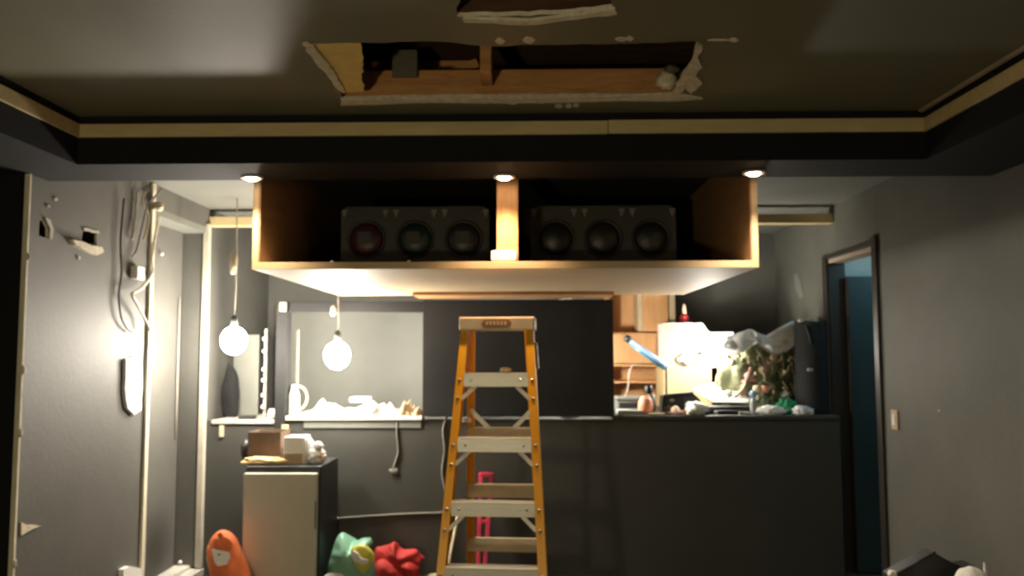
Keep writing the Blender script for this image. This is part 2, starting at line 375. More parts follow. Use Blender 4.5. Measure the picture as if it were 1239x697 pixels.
# right wall with doorway
RD0, RD1, RDZ = at(1062,400,X=XR).y, at(1004,400,X=XR).y, at(1060,296,X=XR).z
rw = struct('wall_right', box((XR,YR,0),(XR+.12,RD0,CZ)), 'rightpaint')
struct('wall_right', box((XR,RD1,0),(XR+.12,YB,CZ)), 'rightpaint')
struct('wall_right', box((XR,RD0,RDZ),(XR+.12,RD1,CZ)), 'rightpaint')
for (a, b) in ((1000,1),(940,0)): pass
d2 = tag(bpy.data.objects.new('door_2', None), kind='structure'); COL.objects.link(d2); d2.location = (XR+.06,(RD0+RD1)/2,0)
box((XR-.022,RD0-.055,0),(XR+.12,RD0+.012,RDZ+.055),bev=.004).build('door_jamb','frame',d2)
box((XR-.022,RD1-.012,0),(XR+.12,RD1+.06,RDZ+.03),bev=.004).build('door_jamb','frame',d2)
box((XR-.018,RD0+.013,RDZ),(XR+.0,RD1-.013,RDZ+.03),bev=.003).build('door_head','frame',d2)
box((XR+.0,RD0+.013,RDZ-.03),(XR+.12,RD1-.013,RDZ-.001),bev=.003).build('head_lining','tanedge',d2)
box((XR+.0,RD0+.0125,0),(XR+.10,RD0+.022,RDZ-.03)).build('jamb_lining','tanedge',d2)
box((XR+.0,RD1-.022,0),(XR+.10,RD1-.0125,RDZ-.03)).build('jamb_lining','frame',d2)
dl = box((XR+.12,RD1-.07,.01),(XR+.87,RD1-.03,RDZ-.13),bev=.003).build('door_leaf','teal',d2)
box((XR+.112,RD1-.074,.01),(XR+.12,RD1-.028,RDZ-.13)).build('leaf_edge','frame',dl)
MB().lathe([(.0,0),(.012,0),(.012,.03),(.028,.035),(.028,.06),(.0,.065)],(XR+.80,RD1-.071,1.0),16,'-Y').build('handle','screw',dl)
# hall beyond
struct('wall_hall', box((XR+1.6,RD0-.8,0),(XR+1.7,YB,CZ)), 'teal'); struct('wall_hall', box((XR+.12,RD1+.5,0),(XR+1.6,RD1+.6,CZ)), 'white')
struct('wall_hall', box((XR+.12,RD0-.9,0),(XR+1.7,RD0-.8,CZ)), 'boothwall'); struct('ceiling', box((XR+.12,RD0-.8,CZ-.1),(XR+1.6,RD1+.5,CZ-.05)), 'white')
# room shell behind the camera and at the back
struct('wall_rear', box((XLL,YR-.1,0),(XR+.1,YR,CZ)), 'rightpaint')
struct('wall_back', box((XL-.2,YB,0),(XR+.12,YB+.1,CZ)), 'wallpaint')

# partition: knee wall, black centre panel, header plate, posts, rails
X0, X1 = at(512,430,Y=YK).x, at(742,430,Y=YK).x
XP = at(341,430,Y=YK).x
kw = struct('wall_partition', box((XL+.001,YK,0),(XR-.001,YK+.11,TOP-.03)), 'kneepaint')
struct('wall_partition', box((X0,YK-.03,TOP-.005),(X1,YK+.11,at(600,363,Y=YK).z), bev=.004), 'blackmatte').name = 'wall_centre'
struct('trim_9', box((XL+.001,YK,at(280,273,Y=YK).z),(XR-.001,YK+.09,at(280,262,Y=YK).z), bev=.003), 'trim')
po = tag(bpy.data.objects.new('window_1', None), kind='structure'); COL.objects.link(po); po.location = (XP,YK,TOP)
zr0, zr1 = at(430,378,Y=YK).z, at(430,365,Y=YK).z
xw = .04
box((XP-xw,YK-.02,TOP-.12),(XP+xw,YK+.09,zr1), bev=.004).build('post','blackmatte',po)
box((XP+xw+.001,YK-.01,zr0),(X0-.001,YK+.08,zr1), bev=.004).build('rail','blackmatte',po)
c = at(343,371,Y=YK-.03); box((c.x-.025,YK-.045,c.z-.035),(c.x+.02,YK-.021,c.z+.03),bev=.003).build('wood_block','pole',po)
c = at(345,521,Y=YK-.03); box((c.x-.022,YK-.045,c.z-.04),(c.x+.022,YK-.021,c.z+.04),bev=.003).build('wood_block','trim',po)
box((XP+xw+.03,YK+.12,TOP+.15),(XP+xw+.045,YK+.14,zr0-.12)).build('latch_bar','cabledim',po)
# sills / worktops of the two openings
struct('trim_10', box((XP+xw+.001,YK-.02,TOP-.029),(X0-.001,YK+.75,TOP), bev=.004), 'kerb')
struct('trim_11', box((XL+.06,YK-.015,TOP-.055),(XP-xw-.001,YK+.6,TOP-.029), bev=.004), 'cable')
struct('trim_12', box((X1+.001,YK-.01,TOP-.029),(XR-.002,YK+1.2,TOP), bev=.004), 'kneepaint')
struct('sill_glow_strip', box((at(368,505,Y=YK).x,YK-.008,TOP-.085),(X0-.01,YK-.001,TOP-.031), bev=.002), 'boothwall')  # pale strip added: bulb light below the sill put into its colour
# bright partition behind the left opening + dark stub
struct('wall_booth', box((at(337,430,Y=7.15).x,7.15,0),(.35,7.25,at(430,374,Y=7.15).z)), 'boothwall')
struct('wall_booth', box((.28,YK+.5,0),(.35,7.149,CZ)), 'boothwall')

# ================================================================== HANGING PROJECTOR BOX
YF, YBK = 3.955, 5.84
fl, fr = at(305,328,Y=YF), at(918,322,Y=YF)
zb0 = (fl.z+fr.z)/2; zb1 = zb0+.030; T = .035
hb = thing('hush_box', 'large open fronted birch plywood box hanging under the ceiling above the ladder', 'box', ((fl.x+fr.x)/2,(YF+YBK)/2,zb0))
box((fl.x,YF,zb0),(fr.x,YBK,zb1),bev=.002).build('bottom_panel','ply',hb)
box((fl.x,YF,zb1+.001),(fl.x+T,YBK,CZ-.002),bev=.002).build('side_panel','plyshade',hb)
box((fr.x-T,YF,zb1+.001),(fr.x,YBK,CZ-.002),bev=.002).build('side_panel','plyshade',hb)
box((fl.x+T+.001,YBK-.02,zb1+.001),(fr.x-T-.001,YBK,CZ-.002)).build('back_panel','blackmatte',hb)
box((fl.x+T+.001,YF+.2,CZ-.03),(fr.x-T-.001,YBK-.021,CZ-.002)).build('top_panel','blackmatte',hb)
# front lipping, pale
box((fl.x,YF-.006,zb0),(fr.x,YF-.0005,zb1+.004),bev=.001).build('front_edge','ply',hb)
box((fl.x,YF-.006,zb1+.005),(fl.x+T*.8,YF-.0005,SZ+.05),bev=.001).build('front_edge','ply',hb)
box((fr.x-T*.8,YF-.006,zb1+.005),(fr.x,YF-.0005,SZ+.05),bev=.001).build('front_edge','ply',hb)
a, b = at(601,290,Y=YF+.03).x, at(627,290,Y=YF+.03).x
box((a,YF+.02,zb1+.001),(b,YF+.11,CZ-.031),bev=.003).build('centre_post','woodv',hb)
a, b = at(500,358,Y=YBK-.3), at(742,355,Y=YBK-.3)
box((a.x,YBK-.35,zb0-.022),(b.x,YBK,zb0-.001),bev=.002).build('mounting_board','plyor',hb)
for px in (402,495): q = at(px,319,Y=YF+.01); MB().blob((q.x,YF+.01,zb1+.004),(.01,.01,.01),.1,1,0,2).build('screw_head','white',hb)
a, b = at(594,315,Y=YF+.01), at(625,315,Y=YF+.01)
jb = box((a.x,YF+.0,zb1+.006),(b.x,YF+.018,zb1+.058),bev=.008).build('junction_box','white'); tag(jb,'small white junction box at the foot of the orange centre post','junction box')
for sgn in (-.03,.03): MB().lathe([(0,0),(.004,0),(.004,.003),(0,.004)],((a.x+b.x)/2+sgn,YF,zb1+.03),10,'-Y').build('screw','screw',jb)

# ================================================================== PROJECTORS
YP = 4.62
def projector(pxa, pxb, lenses, label):
    a, b = at(pxa,300,Y=YP), at(pxb,300,Y=YP); z0 = zb1+.03; z1 = at(500,250,Y=YP).z; cx = (a.x+b.x)/2; W = (b.x-a.x)/2
    r = thing('video_projector', label, 'projector', (cx,YP,zb1+.002), 0, 'three-lens projectors in the hanging box')
    box((a.x,YP+.012,z0),(b.x,YP+.75,z1),bev=.02).build('body','black',r)
    for sx in (-1,1):
        for dy in (.1,.62): MB().lathe([(.03,0),(.03,.028),(.0,.028)],(cx+sx*(W-.1),YP+dy,zb1+.002),16).build('foot','black',r)
    rr = .110; cs = [cx-W*.655, cx, cx+W*.655]; cz = (z0+z1)/2-.008
    holes = [[(c+rr*1.03*math.cos(t*math.pi/4+math.pi/8), cz+rr*1.03*math.sin(t*math.pi/4+math.pi/8)) for t in range(8)] for c in cs]
    k = .03; o = [(a.x+k,z0+.004),(b.x-k,z0+.004),(b.x,z0+k),(b.x,z1-k),(b.x-k,z1-.002),(a.x+k,z1-.002),(a.x,z1-k),(a.x,z0+k)]
    mb = MB(); mb.plate(o, holes, lambda u,v: Vector((u,YP+.011,v)), (0,-.022,0)); mb.build('bezel','bezel',r)
    for x in (a.x+.02,b.x-.02,(cs[0]+cs[1])/2-.03,(cs[0]+cs[1])/2+.03,(cs[1]+cs[2])/2-.03,(cs[1]+cs[2])/2+.03):
        MB().poly([(x-.018,YP-.013,z1-.02),(x+.018,YP-.013,z1-.02),(x,YP-.013,z1-.07)],(0,-.006,0)).build('corner_gusset','cabledim',r)
    for c, lm in zip(cs, lenses):
        ln = MB().lathe([(rr*.98,0),(rr*.98,.035),(rr*.90,.04),(rr*.86,.022),(0,.022)],(c,YP+.012,cz),32,'-Y').build('lens_barrel','black',r)
        g = MB().lathe([(rr*.85,.022),(rr*.8,.032),(rr*.6,.043),(rr*.35,.05),(rr*.12,.053),(0,.0535)],(c,YP+.012,cz),32,'-Y').build('lens_glass',lm,ln)
        MB().poly([(c-.045,YP-.044,cz-.03),(c+.03,YP-.044,cz-.03),(c+.03,YP-.044,cz+.04),(c-.045,YP-.044,cz+.04)],(0,-.002,0)).build('lens_sticker','bezel' if lm!='lensd' else 'black',ln) if lm!='lensd' else None
    return r
projector(413,592,['lensr','lensg','lensb'],'black projector left of the centre post with red green and violet lenses')
projector(642,818,['lensd','lensd','lensd'],'black projector right of the centre post with three dark lenses')

# ================================================================== DOWNLIGHTS
def downlight(px, py, label, colr, wts):
    p = at(px, py, Z=SZ); p.y = min(p.y, YS1-.055); p.x = at(px,py,Y=p.y).x
    r = thing('downlight', label, 'ceiling light', (p.x,p.y,SZ), 0, 'recessed downlights in the soffit')
    MB().lathe([(.030,-.001),(.052,-.001),(.052,-.008),(.046,-.011),(.030,-.006)],(p.x,p.y,SZ),28).build('trim_ring','white',r)
    MB().lathe([(.0,-.0015),(.029,-.0015),(.029,-.010),(.02,-.017),(.0,-.02)],(p.x,p.y,SZ),24).build('lens','spotglow',r)
    ld = bpy.data.lights.new('downlight_beam','SPOT'); ld.energy = wts; ld.color = colr; ld.spot_size = R(105); ld.spot_blend = .9; ld.shadow_soft_size = .03
    lo = bpy.data.objects.new('beam', ld); COL.objects.link(lo); lo.parent = r; lo.location = (0,0,-.026)
downlight(305,214,'left recessed downlight glowing above the left edge of the plywood box',(1,.78,.52),SPOT_W)
downlight(610,213,'middle recessed downlight glowing above the orange centre post',(1,.66,.38),SPOT_W*1.1)
downlight(912,208,'right recessed downlight glowing above the right edge of the plywood box',(1,.82,.60),SPOT_W)

# ================================================================== BARE BULBS
def pendant(px, py, Y, label, ztop, rb=.075, m='bulb', sock=.12, cablem='cable', swing=0):
    p = at(px, py, Y=Y) if px is not None else Vector(py)
    r = thing('hanging_bulb', label, 'lamp', (p.x,p.y,ztop), 0, 'bare bulbs in the booth' if m=='bulb' else None)
    MB().blob(p,(rb,rb,rb*1.1),0,1,0,4).build('bulb',m,r)  # oversized globe: the glare around the bulb is put into its size
    MB().lathe([(.014,0),(.024,.01),(.024,.06),(.012,.075),(.004,.08)],(p.x,p.y,p.z+rb+.006),16).build('socket','bezel',r)
    MB().tube(smooth_pts([(p.x,p.y,p.z+rb+.085),(p.x+.006,p.y,(p.z+ztop)/2),(p.x+swing,p.y,ztop-.001)]),.004,6).build('cord',cablem,r)
    return r, p
r1, p1 = pendant(283,412,5.5,'bare bulb with its glare built into an enlarged globe left of the black post',CZ,.085)
q = at(283,318,Y=5.5); MB().blob((q.x,q.y,q.z),(.026,.02,.075),.25,2,4,3).build('cord_connector','pole',r1)
r2, p2 = pendant(408,430,5.72,'bare bulb glaring under the plywood box before the grey booth opening',zb0,.088)
q = at(405,376,Y=5.72); MB().blob((q.x-.01,q.y,q.z),(.02,.02,.035),.2,2,4,3).build('cord_connector','white',r2)

# added fill lamp, unseen behind the black centre panel, brightens the right hand counter
q = Vector((X1-.30,YK+.20,0))
wlp = thing('fill_lamp','added caged fill bulb on a short stand, unseen behind the black centre panel','lamp',(q.x,q.y,TOP-.03))
box((X0+.3,YK+.12,TOP-.06),(X1-.005,YK+.6,TOP-.031)).build('support_shelf','kneepaint',wlp)
MB().lathe([(.07,0),(.07,.012),(.012,.02),(.012,.30),(.022,.31),(.022,.36),(.005,.365)],(q.x,q.y,TOP-.03),20).build('stand','black',wlp)
MB().blob((q.x,q.y,TOP+.40),(.05,.05,.06),0,1,0,3).build('bulb','fillbulb',wlp)
for k in range(6):
    a = k*math.pi/3; MB().tube(smooth_pts([(q.x+.02*math.cos(a),q.y+.02*math.sin(a),TOP+.33),(q.x+.075*math.cos(a),q.y+.075*math.sin(a),TOP+.40),(q.x,q.y,TOP+.49)],5),.002,5).build('cage_wire','screw',wlp)

q = at(860,421,Y=6.28)
cl = thing('clamp_lamp','glaring bare lamp at the right side of the white equipment case','lamp',(q.x,q.y,q.z))
MB().blob(q,(.062,.055,.062),0,1,0,4).build('bulb','clampbulb',cl)
MB().tube([q+Vector((-.02,.055,-.02)),q+Vector((-.03,.13,-.03))],[.024,.018],12).build('socket','black',cl)
MB().tube([q+Vector((-.03,.13,-.03)),q+Vector((-.05,.285,-.05))],.009,8).build('clamp_arm','black',cl)
# lamp behind the camera, hall lamp
rl = thing('standing_work_light','warm globe work light on a short stand behind the viewpoint','lamp',(-1.1,-1.1,0))
MB().blob((-1.1,-1.1,.95),(.085,.085,.085),0,1,0,4).build('bulb','rearbulb',rl)
MB().lathe([(.14,0),(.14,.015),(.015,.03),(.015,.80),(.03,.81),(.03,.86),(.004,.862)],(-1.1,-1.1,0),20).build('stand','black',rl)
hl = thing('hall_lamp','flush white lamp on the ceiling of the hall beyond the door','ceiling light',(XR+.7,RD0+.1,CZ-.1))
MB().lathe([(.12,-.001),(.12,-.03),(.08,-.05),(.0,-.055)],(XR+.7,RD0+.1,CZ-.1),24).build('shade','white',hl)
ld = bpy.data.lights.new('hall_light','POINT'); ld.energy = HALL_W; ld.color = (.45,.85,1); ld.shadow_soft_size = .08
lo = bpy.data.objects.new('glow',ld); COL.objects.link(lo); lo.parent = hl; lo.location = (0,0,-.15)

# ================================================================== STEP LADDER
c = at(603,392,Y=3.97); LH = c.z+.03
ld_ = thing('step_ladder','tall yellow fibreglass step ladder with aluminium steps below the plywood box','ladder',(c.x,3.97,0),R(-4))
def lb(mb, name, m, parent=ld_): return mb.build(name, m, parent, local=True)
FS, RS = .235, .255
def fy(z): return -.045-(LH-z)*FS
def ry(z): return .045+(LH-z)*RS
def fx(z): return .150+(LH-z)*.064
def rx(z): return .136+(LH-z)*.036
for s in (-1,1):
    zt = LH-.055
    mb = MB(); up = Vector((0,1,FS))
    mb.beam((s*fx(0),fy(0),0.0),(s*fx(zt),fy(zt),zt),.036,.006,(0,1,0)); 
    mb.beam((s*(fx(0)+.015),fy(0)+.035,0.0),(s*(fx(zt)+.015),fy(zt)+.035,zt),.005,.07,(0,1,0))
    mb.beam((s*fx(0),fy(0)+.07,0.0),(s*fx(zt),fy(zt)+.07,zt),.036,.006,(0,1,0))
    fr_ = lb(mb,'front_rail','yellow')
    mb = MB(); mb.beam((s*rx(0),ry(0),0.0),(s*rx(zt),ry(zt),zt),.036,.006,(0,1,0)); mb.beam((s*(rx(0)+.014),ry(0)-.02,0.0),(s*(rx(zt)+.014),ry(zt)-.02,zt),.005,.04,(0,1,0))
    lb(mb,'rear_rail','yellow')
    lb(box((s*fx(0)-.028,fy(0)-.012,0),(s*fx(0)+.028,fy(0)+.085,.05),bev=.006),'foot','black')
    lb(box((s*rx(0)-.026,ry(0)-.05,0),(s*rx(0)+.026,ry(0)+.012,.045),bev=.006),'foot','black')
    # spreader bars, hinged in the middle
    zs = LH-.48; lb(MB().beam((s*(fx(zs)+.0),fy(zs)+.05,zs),(s*(rx(zs)+.0),ry(zs)-.03,zs-.02),.004,.022),'spreader','alu')
lb(box((-.178,-.085,LH-.062),(.178,.085,LH),bev=.006),'top_cap','cap')
bd = MB(); pts = []
for k in range(24):
    a = 2*math.pi*k/24; pts.append((.052*math.copysign(1,math.cos(a))*(1 if abs(math.cos(a))>.2 else .9)+.018*math.cos(a), -.0855, LH-.031+.019*math.sin(a)))
bd.poly(pts,(0,-.002,0)); bdo = lb(bd,'badge','brown')
lt = MB(); x = -.05        # the blurred maker's lettering on the badge: a row of small unreadable strokes
for k in range(6): lt.box((x,-.0895,LH-.039),(x+.011,-.0876,LH-.023),bev=.001); x += .0172
lt.build('badge_lettering','cap',bdo,local=True)
zs = [at(605,458,Y=3.89).z]; 
steps = []
for py, yy in ((460,3.87),(539,3.79),(617,3.71),(697,3.65)):
    # height of a step so that it appears at the right place
    z = at(605,py,Y=yy).z
    for _ in range(4): z = at(605,py,Y=3.97+fy(z)).z
    steps.append(z)
while steps[-1] > .4: steps.append(steps[-1]-.29)
for i, z in enumerate(steps):
    x = fx(z)-.019
    mb = MB(); mb.box((-x,fy(z)-.002,z-.030),(x,fy(z)+.002,z+.030)); mb.box((-x,fy(z)-.002,z+.027),(x,fy(z)+.075,z+.031))
    for k in range(5): mb.box((-x,fy(z)+.008+k*.013,z+.031),(x,fy(z)+.012+k*.013,z+.033))
    mb.box((-x,fy(z)+.071,z-.02),(x,fy(z)+.075,z+.031)); st = lb(mb,'step','alu')
    for s in (-1,1):
        lb(MB().beam((s*(x-.055),fy(z)+.004,z-.028),(s*(x+.008),fy(z-.085)+.004,z-.085),.018,.004,(0,1,0)),'corner_brace','alu')
        for dz in (0,-.085): lb(MB().lathe([(.0085,0),(.0085,.003),(.004,.006),(0,.0065)],(s*fx(z+dz),fy(z+dz)-.003,z+dz),12,'-Y'),'rivet','screw')
        lb(MB().lathe([(.006,0),(.006,.002),(0,.004)],(s*(x-.035),fy(z)-.002,z),10,'-Y'),'rivet','screw')
for py in (525,593,658,724):
    z = 1.1
    for _ in range(6): z = at(618,py,Y=3.97+ry(z)).z
    x = rx(z)+.014
    lb(box((-x,ry(z)-.034,z-.034),(x,ry(z)-.004,z+.034),bev=.004),'rear_rung','rung')
za, zb_ = at(600,497,Y=4.15).z, at(600,530,Y=4.17).z
for s in (-1,1):
    lb(MB().beam((s*rx(za),ry(za)-.045,za+.01),(0,ry(zb_)-.045,zb_-.01),.022,.004,(0,1,0)),'rear_brace','alu')
lb(box((-.022,ry(zb_)-.055,zb_-.03),(.022,ry(zb_)-.047,zb_+.01),bev=.002),'brace_plate','alu')
# small items on the ladder
z = steps[0]
lb(MB().beam((fx(1.6)+.024,fy(1.6)+.06,1.60),(fx(1.5)+.026,fy(1.5)+.06,1.48),.012,.03,(0,1,0),.002),'hinge_bracket','alu')
q = at(612,456,Y=3.92); o = MB().blob((q.x,3.93,steps[0]+.045),(.028,.02,.014),.3,2.5,3,3,flat=steps[0]+.034).build('cloth_scrap','cap'); tag(o,'small crumpled tan scrap on the uppermost ladder step','scrap')

# ================================================================== LEFT FOREGROUND: CABINET AND WHAT IS ON IT
YC = 5.30
a, b = at(295,572,Y=YC), at(384,572,Y=YC); zt = a.z+.035
cb = thing('mini_fridge','squat black mini fridge with a grey satin door below the booth','fridge',((a.x+b.x)/2,YC+.28,0))
box((a.x,YC+.035,.02),(b.x+.015,YC+.52,zt),bev=.008).build('body','black',cb)
fd = box((a.x+.002,YC-.01,.05),(b.x,YC+.033,zt-.038),bev=.008).build('door','fridgefront',cb)
box((b.x-.008,YC-.018,.45),(b.x-.002,YC-.011,.62)).build('handle','black',fd)
for dx in (.05,-.05):
    for dy in (.1,.45): MB().lathe([(.02,0),(.02,.02),(0,.02)],((a.x+.05 if dx>0 else b.x-.05),YC+dy,0),12).build('foot','black',cb)
def openbox(name, x0, x1, y0, y1, z0, z1, m, label, cat='box', th=.006, flaps=True):
    t = thing(name, label, cat, ((x0+x1)/2,(y0+y1)/2,z0))
    mb = MB(); mb.box((x0,y0,z0),(x1,y1,z0+th)); mb.box((x0,y0,z0+th),(x0+th,y1,z1)); mb.box((x1-th,y0,z0+th),(x1,y1,z1)); mb.box((x0+th,y0,z0+th),(x1-th,y0+th,z1)); mb.box((x0+th,y1-th,z0+th),(x1-th,y1,z1))
    mb.build('carton',m,t)
    if flaps:
        MB().beam(((x0+x1)/2,y0-.002,z1),((x0+x1)/2,y0-.05,z1-.03),x1-x0-.01,.004,(0,0,1)).build('flap',m,t)
    return t
zt += .001
a, b = at(303,540,Y=5.55), at(343,540,Y=5.55)
openbox('cardboard_box',a.x,b.x-.005,5.50,5.72,zt,zt+.20,'card','brown cardboard box standing on the fridge beside the white carton',flaps=False)
a = at(292,558,Y=5.42); b = at(345,558,Y=5.42)
tag(MB().blob(((a.x+b.x)/2,5.42,zt+.02),((b.x-a.x)/2,.055,.03),.3,2,7,4,flat=zt).build('tan_cloth','card2'),'low tan crumpled cloth along the front edge of the fridge top','cloth')
a = at(303,540,Y=5.50); tag(MB().blob((a.x-.055,5.60,zt+.075),(.04,.06,.075),.15,2,2,3,flat=zt).build('black_pouch','black'),'black rounded pouch at the left end of the fridge top','bag')
a, b = at(345,540,Y=5.45), at(366,540,Y=5.45)
t = thing('white_carton','white carton turned toward the bulb on the fridge top','box',((a.x+b.x)/2+.02,5.5,zt))
box((a.x,5.42,zt),(b.x+.01,5.58,zt+.175),bev=.004).build('body','cloth',t); box((a.x+.003,5.414,zt+.003),(b.x+.007,5.4195,zt+.07)).build('label_band','ply',t)
for k in range(4): box((b.x+.011+k*.014,5.43+k*.012,zt),(b.x+.022+k*.014,5.56-k*.01,zt+.175-.016*k),bev=.002).build('paper_sleeve','cloth',t)
a = at(383,550,Y=5.45); t = thing('crumpled_wrapper','crumpled white wrappers with an orange bit at the right end of the fridge top','wrapper',(a.x,5.45,zt))
MB().blob((a.x-.0,5.45,zt+.045),(.05,.04,.05),.5,2.6,9,4,flat=zt,ridge=True).build('wrapper','plastic',t)
MB().blob((a.x+.01,5.44,zt+.115),(.03,.03,.025),.5,2.6,12,4).build('wrapper','plastic',t)
MB().blob((a.x+.035,5.42,zt+.05),(.014,.014,.014),.2,2,3,3).build('orange_bit','salmon',t)

# orange bag
Yo = 5.15
a, b = at(251,650,Y=Yo), at(303,697,Y=Yo); ztp = at(268,642,Y=Yo).z
ob = thing('orange_bag','orange fabric life jacket leaning left of the fridge with a white tag','life jacket',((a.x+b.x)/2,Yo,0))
cx0 = at(268,660,Y=Yo).x; cx1 = at(318,780,Y=Yo).x; 
mb = MB(); N = 28; prof = []
outl = [(251,664),(255,652),(262,644),(270,641),(278,645),(286,655),(292,670),(298,688),(306,712),(318,760),(322,800),(285,800),(275,760),(262,712),(255,690)]
for s in range(0,1): pass
def pillow(outline, Y, depth, name, m, parent, wob=.012, seed=1, rings=7, label=None):
    P = [at(x,y,Y=Y) for x,y in outline]; P = [Vector((p.x,Y,max(p.z,.012))) for p in smooth_pts(P+[P[0]],4)[:-1]]
    c = sum(P, Vector())/len(P); mb = MB(); bm = mb.bm; n = len(P)
    def ring(k, side):
        t = k/rings; sc = math.cos(t*math.pi/2); h = math.sin(t*math.pi/2)
        out = []
        for p in P:
            q = c+(p-c)*(1-(1-sc)*.95); dz = noise.fractal(q*9+Vector((seed,0,side)),1,2,3)
            out.append(bm.verts.new(Vector((q.x+dz*wob*.4, Y+side*(h**.8)*depth + dz*wob*h, q.z))))
        return out
    eq = [bm.verts.new(p) for p in P]
    for side in (-1,1):
        prev = eq
        for k in range(1, rings):
            cur = ring(k, side)
            for i in range(n):
                f = bm.faces.new((prev[i],prev[(i+1)%n],cur[(i+1)%n],cur[i])); f.smooth = True
            prev = cur
        f = bm.faces.new(prev); f.smooth = True
    bmesh.ops.recalc_face_normals(bm, faces=bm.faces)
    return mb.build(name, m, parent)
pillow(outl, Yo, .10, 'body','orange',ob,.03,2)
MB().tube([at(x,y,Y=Yo-.03) for x,y in [(254,660),(252,676),(258,700),(268,730),(278,770)]],.013,8).build('piping','peach',ob)
pillow([(262,668),(268,672),(276,668),(282,660),(278,652),(268,648),(258,654)],Yo-.085,.014,'inner_fold','orange',ob,.015,3)
q = at(267,647,Y=Yo-.10); MB().lathe([(.012,0),(.018,.006),(.012,.012),(.007,.006)],(q.x,q.y,q.z),14,'-Y').build('eyelet','orange',ob)
pg = [at(x,y,Y=Yo-.112) for x,y in [(256,664),(277,668),(279,674),(275,683),(264,685),(260,681)]]
tgo = MB().poly(pg,(0,-.004,0)).build('tag','white',ob)
q = at(265,671,Y=Yo-.118); box((q.x-.008,q.y-.001,q.z-.004),(q.x+.010,q.y,q.z+.003)).build('tag_mark','bezel',tgo)

# green bag, lime pouch, red cloth on the floor
Yg = 5.50
gb = thing('plastic_bag','pale green crumpled plastic bag on the floor right of the fridge','bag',(at(425,690,Y=Yg).x,Yg,0))
pillow([(396,699),(400,676),(404,660),(409,648),(414,645),(420,650),(427,656),(437,652),(447,652),(449,658),(444,664),(452,676),(454,699),(450,730),(398,730)],Yg,.12,'body','green',gb,.05,5)
pillow([(392,697),(404,690),(412,690),(420,697),(430,705),(420,715),(395,710)],Yg-.1,.03,'white_fold','plastic',gb,.02,6)
q = at(424,684,Y=Yg-.13); MB().blob(q,(.018,.012,.018),.3,2,4,3).build('white_fold','plastic',gb)
lp = thing('pouch','yellow green pouch with a white corner resting on the green bag','bag',(at(438,680,Y=Yg).x,Yg-.15,at(438,694,Y=Yg-.15).z))
pillow([(426,662),(434,659),(444,661),(451,668),(453,676),(449,684),(441,694),(434,690),(427,678),(425,670)],Yg-.15,.035,'body','lime',lp,.012,8)
pillow([(427,666),(432,668),(438,675),(446,678),(443,683),(434,682),(427,678),(425,672)],Yg-.185,.012,'white_corner','plastic',lp,.006,9)
rb_ = thing('red_cloth','heap of crimson cloth on the floor below the partition right of the green bag','cloth',(at(480,690,Y=5.66).x,5.66,0))
pillow([(452,700),(454,666),(460,662),(470,659),(478,656),(482,664),(490,666),(503,665),(507,672),(511,678),(505,690),(508,705),(500,725),(452,725)],5.70,.10,'body','red',rb_,.06,11)
pillow([(455,700),(456,680),(466,676),(478,682),(490,692),(494,706),(480,720),(456,718)],5.64,.08,'fold','red',rb_,.05,13)
pillow([(484,682),(496,680),(505,688),(503,698),(492,700)],5.62,.04,'fold','red',rb_,.04,14)
q = at(529,693,Y=5.7); tag(MB().blob((q.x,5.7,.03),(.08,.06,.035),.35,3,5,3,flat=.001,ridge=True).build('rubble','pole'),'low pale scraps on the floor between the red cloth and the ladder','scraps')
# poles and cables on the partition
a, b = at(541,699,Y=5.55), at(557,606,Y=YK-.02); a = at(534,730,Z=.012)
tag(MB().tube([a,(b.x,YK-.014,b.z)],.011,10).build('leaning_pole','pole'),'thin pale pole leaning on the partition just left of the ladder','pole')
def cable(pts, r, m, label, name='cable', group=None):
    o = MB().tube(smooth_pts(pts,6), r, 6).build(name, m); return tag(o, label, 'cable', group)
yc = YK-.008
def kp(x, y, yy=None): p = at(x,y,Y=yy or yc); return (p.x, p.y, p.z)
cable([kp(481,506),kp(480,525),kp(482,545),kp(478,560),kp(474,572)],.0065,'cabledim','short grey cable hanging from the booth counter with a frayed end')
tag(MB().blob(kp(477,570),(.028,.006,.022),.6,3,3,3).build('cable_end','cabledim'),'frayed tuft at the end of the short grey cable','cable end')
cable([kp(541,504),kp(536,520),kp(538,545),kp(535,572),kp(540,600),kp(542,640),kp(546,690)],.008,'cabledim','long grey cable hanging down the partition left of the ladder')
cable([kp(402,628),kp(425,626),kp(470,623),kp(510,621),kp(535,620),kp(552,612)],.007,'cabledim','grey cable strung level across the partition behind the ladder')
# magenta bars
mg = thing('pipe_clamp','magenta pair of upright clamp bars leaning on the partition behind the ladder','clamp',(at(588,690,Y=YK-.06).x,YK-.06,0))
for x0,x1 in ((582,578),(595,586)):
    a = at(x0,572,Y=YK-.03); b = at(x1,720,Y=YK-.10)
    MB().beam((b.x,YK-.10,.002),(a.x,YK-.03,a.z),.03,.022,(0,1,0),.004).build('bar','magenta',mg)
for y in (573,630,662): 
    a = at(581,y,Y=YK-.045); b = at(594-(y-573)*.08,y,Y=YK-.045); box((a.x,YK-.075,a.z-.018),(b.x,YK-.045,a.z+.01),bev=.004).build('cross_piece','magenta',mg)

